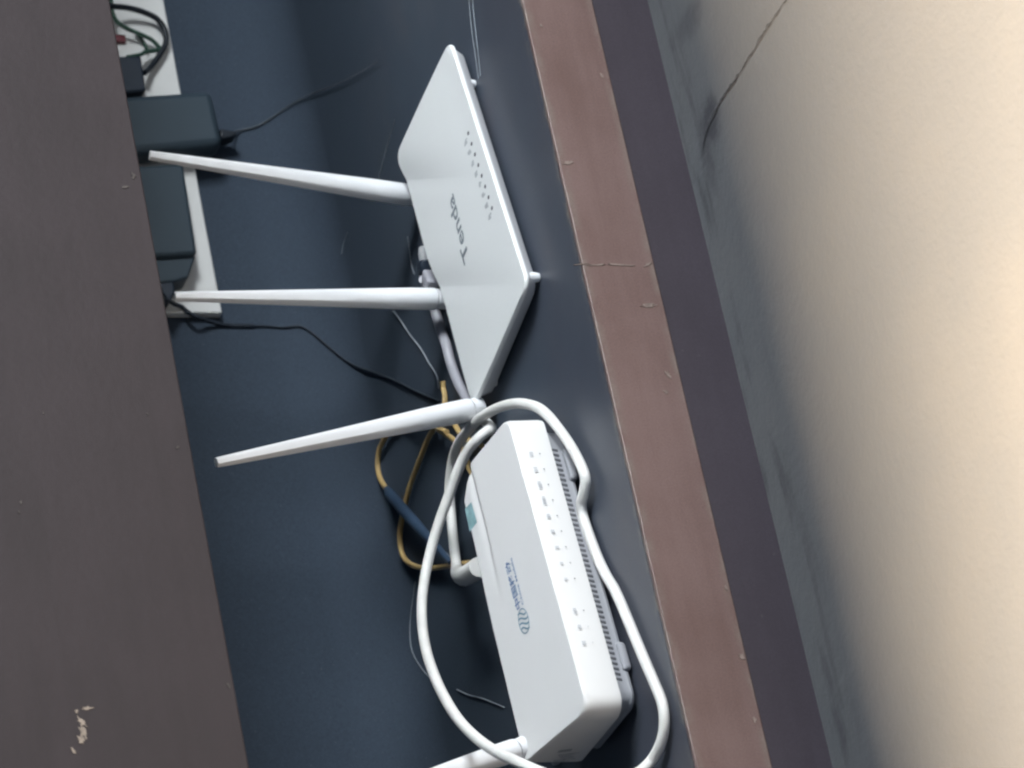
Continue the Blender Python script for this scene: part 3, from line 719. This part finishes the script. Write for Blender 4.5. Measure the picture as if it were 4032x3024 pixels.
tube('black_lead', [(0.33472, 0.27050, 0.07901), (0.34043, 0.27463, 0.07416), (0.34711, 0.27538, 0.06890), (0.35376, 0.27538, 0.06436), (0.35914, 0.27538, 0.06228), (0.36521, 0.27538, 0.06262), (0.37040, 0.27463, 0.06598), (0.37324, 0.27350, 0.07248), (0.37440, 0.27200, 0.08067), (0.37314, 0.26900, 0.08963), (0.37343, 0.26675, 0.09876)], 0.0015, M['cord'], pl, 8, 8)
tube('green_lead', [(0.34383, 0.27050, 0.08663), (0.34639, 0.27200, 0.07921), (0.34932, 0.27350, 0.07502), (0.35242, 0.27575, 0.06687), (0.35437, 0.27575, 0.06734), (0.35758, 0.27500, 0.07022), (0.36054, 0.27425, 0.07631), (0.36302, 0.27350, 0.08274), (0.36551, 0.27200, 0.08738), (0.36889, 0.27125, 0.08942), (0.37246, 0.27050, 0.08999), (0.38087, 0.27050, 0.08919)], 0.0011, M['green'], pl, 8, 8)
tube('green_lead', [(0.36377, 0.27665, 0.07777), (0.36010, 0.27740, 0.07484), (0.35656, 0.27770, 0.07307), (0.35228, 0.27650, 0.07304)], 0.0009, M['green'], pl, 6, 6)

# ------------------------------------------------------------------ web threads that lie on the navy laminate
def strand(label, pts, w):
    o = tube('web_thread', pts, w*0.48, M['thread'], None, 8, 6); tag(o, label, 'web thread', 'dusty web threads on the navy laminate'); return o
strand('upper of two straight web threads by the far corner of the router', [(0.23470, 0.05267, 0.00060), (0.22661, 0.05517, 0.00060), (0.21583, 0.05777, 0.00060), (0.20707, 0.05921, 0.00060), (0.19599, 0.06127, 0.00060)], 0.00045)
strand('lower of two straight web threads by the far corner of the router', [(0.23222, 0.04900, 0.00060), (0.22414, 0.05149, 0.00060), (0.21338, 0.05410, 0.00060), (0.20499, 0.05606, 0.00060), (0.19561, 0.05860, 0.00060)], 0.00045)
strand('web thread slanting from the middle antenna to the yellow fibre', [(0.16063, 0.20810, 0.00060), (0.15123, 0.20174, 0.00060), (0.14054, 0.19546, 0.00060), (0.12756, 0.18637, 0.00060), (0.11554, 0.17996, 0.00060), (0.10547, 0.17442, 0.00060), (0.09906, 0.17512, 0.00060)], 0.0008)
strand('faint web thread beside the middle antenna, behind the white plug', [(0.18161, 0.17437, 0.00060), (0.17399, 0.17568, 0.00060), (0.16759, 0.17667, 0.00060), (0.16137, 0.17563, 0.00060)], 0.0005)
strand('faint web thread rising from the right antenna', [(0.22552, 0.19355, 0.00060), (0.22772, 0.18907, 0.00060), (0.23240, 0.17838, 0.00060), (0.23845, 0.16101, 0.00060)], 0.0004)
strand('short web thread left of the right antenna', [(0.22127, 0.25525, 0.00087), (0.22463, 0.25125, 0.00060), (0.22643, 0.24356, 0.00060)], 0.00045)
strand('web thread inside the white cable loop, by the modem', [(-0.03227, 0.22435, 0.00060), (-0.04179, 0.21148, 0.00060), (-0.05009, 0.19814, 0.00060), (-0.05819, 0.18669, 0.00060), (-0.06541, 0.17667, 0.00060)], 0.0007)
strand('web thread curving outside the white cable loop', [(0.03587, 0.24684, 0.00060), (0.02638, 0.25692, 0.00113), (0.01781, 0.26109, 0.00216), (0.00778, 0.26243, 0.00262), (-0.00377, 0.25821, 0.00139), (-0.01725, 0.24745, 0.00060)], 0.0005)
strand('blue grey web thread between the blue sleeve and the modem plug', [(0.04227, 0.21863, 0.00060), (0.03171, 0.20777, 0.00060), (0.02405, 0.20098, 0.00060), (0.01722, 0.19567, 0.00060)], 0.0006)
bpy.context.view_layer.update()
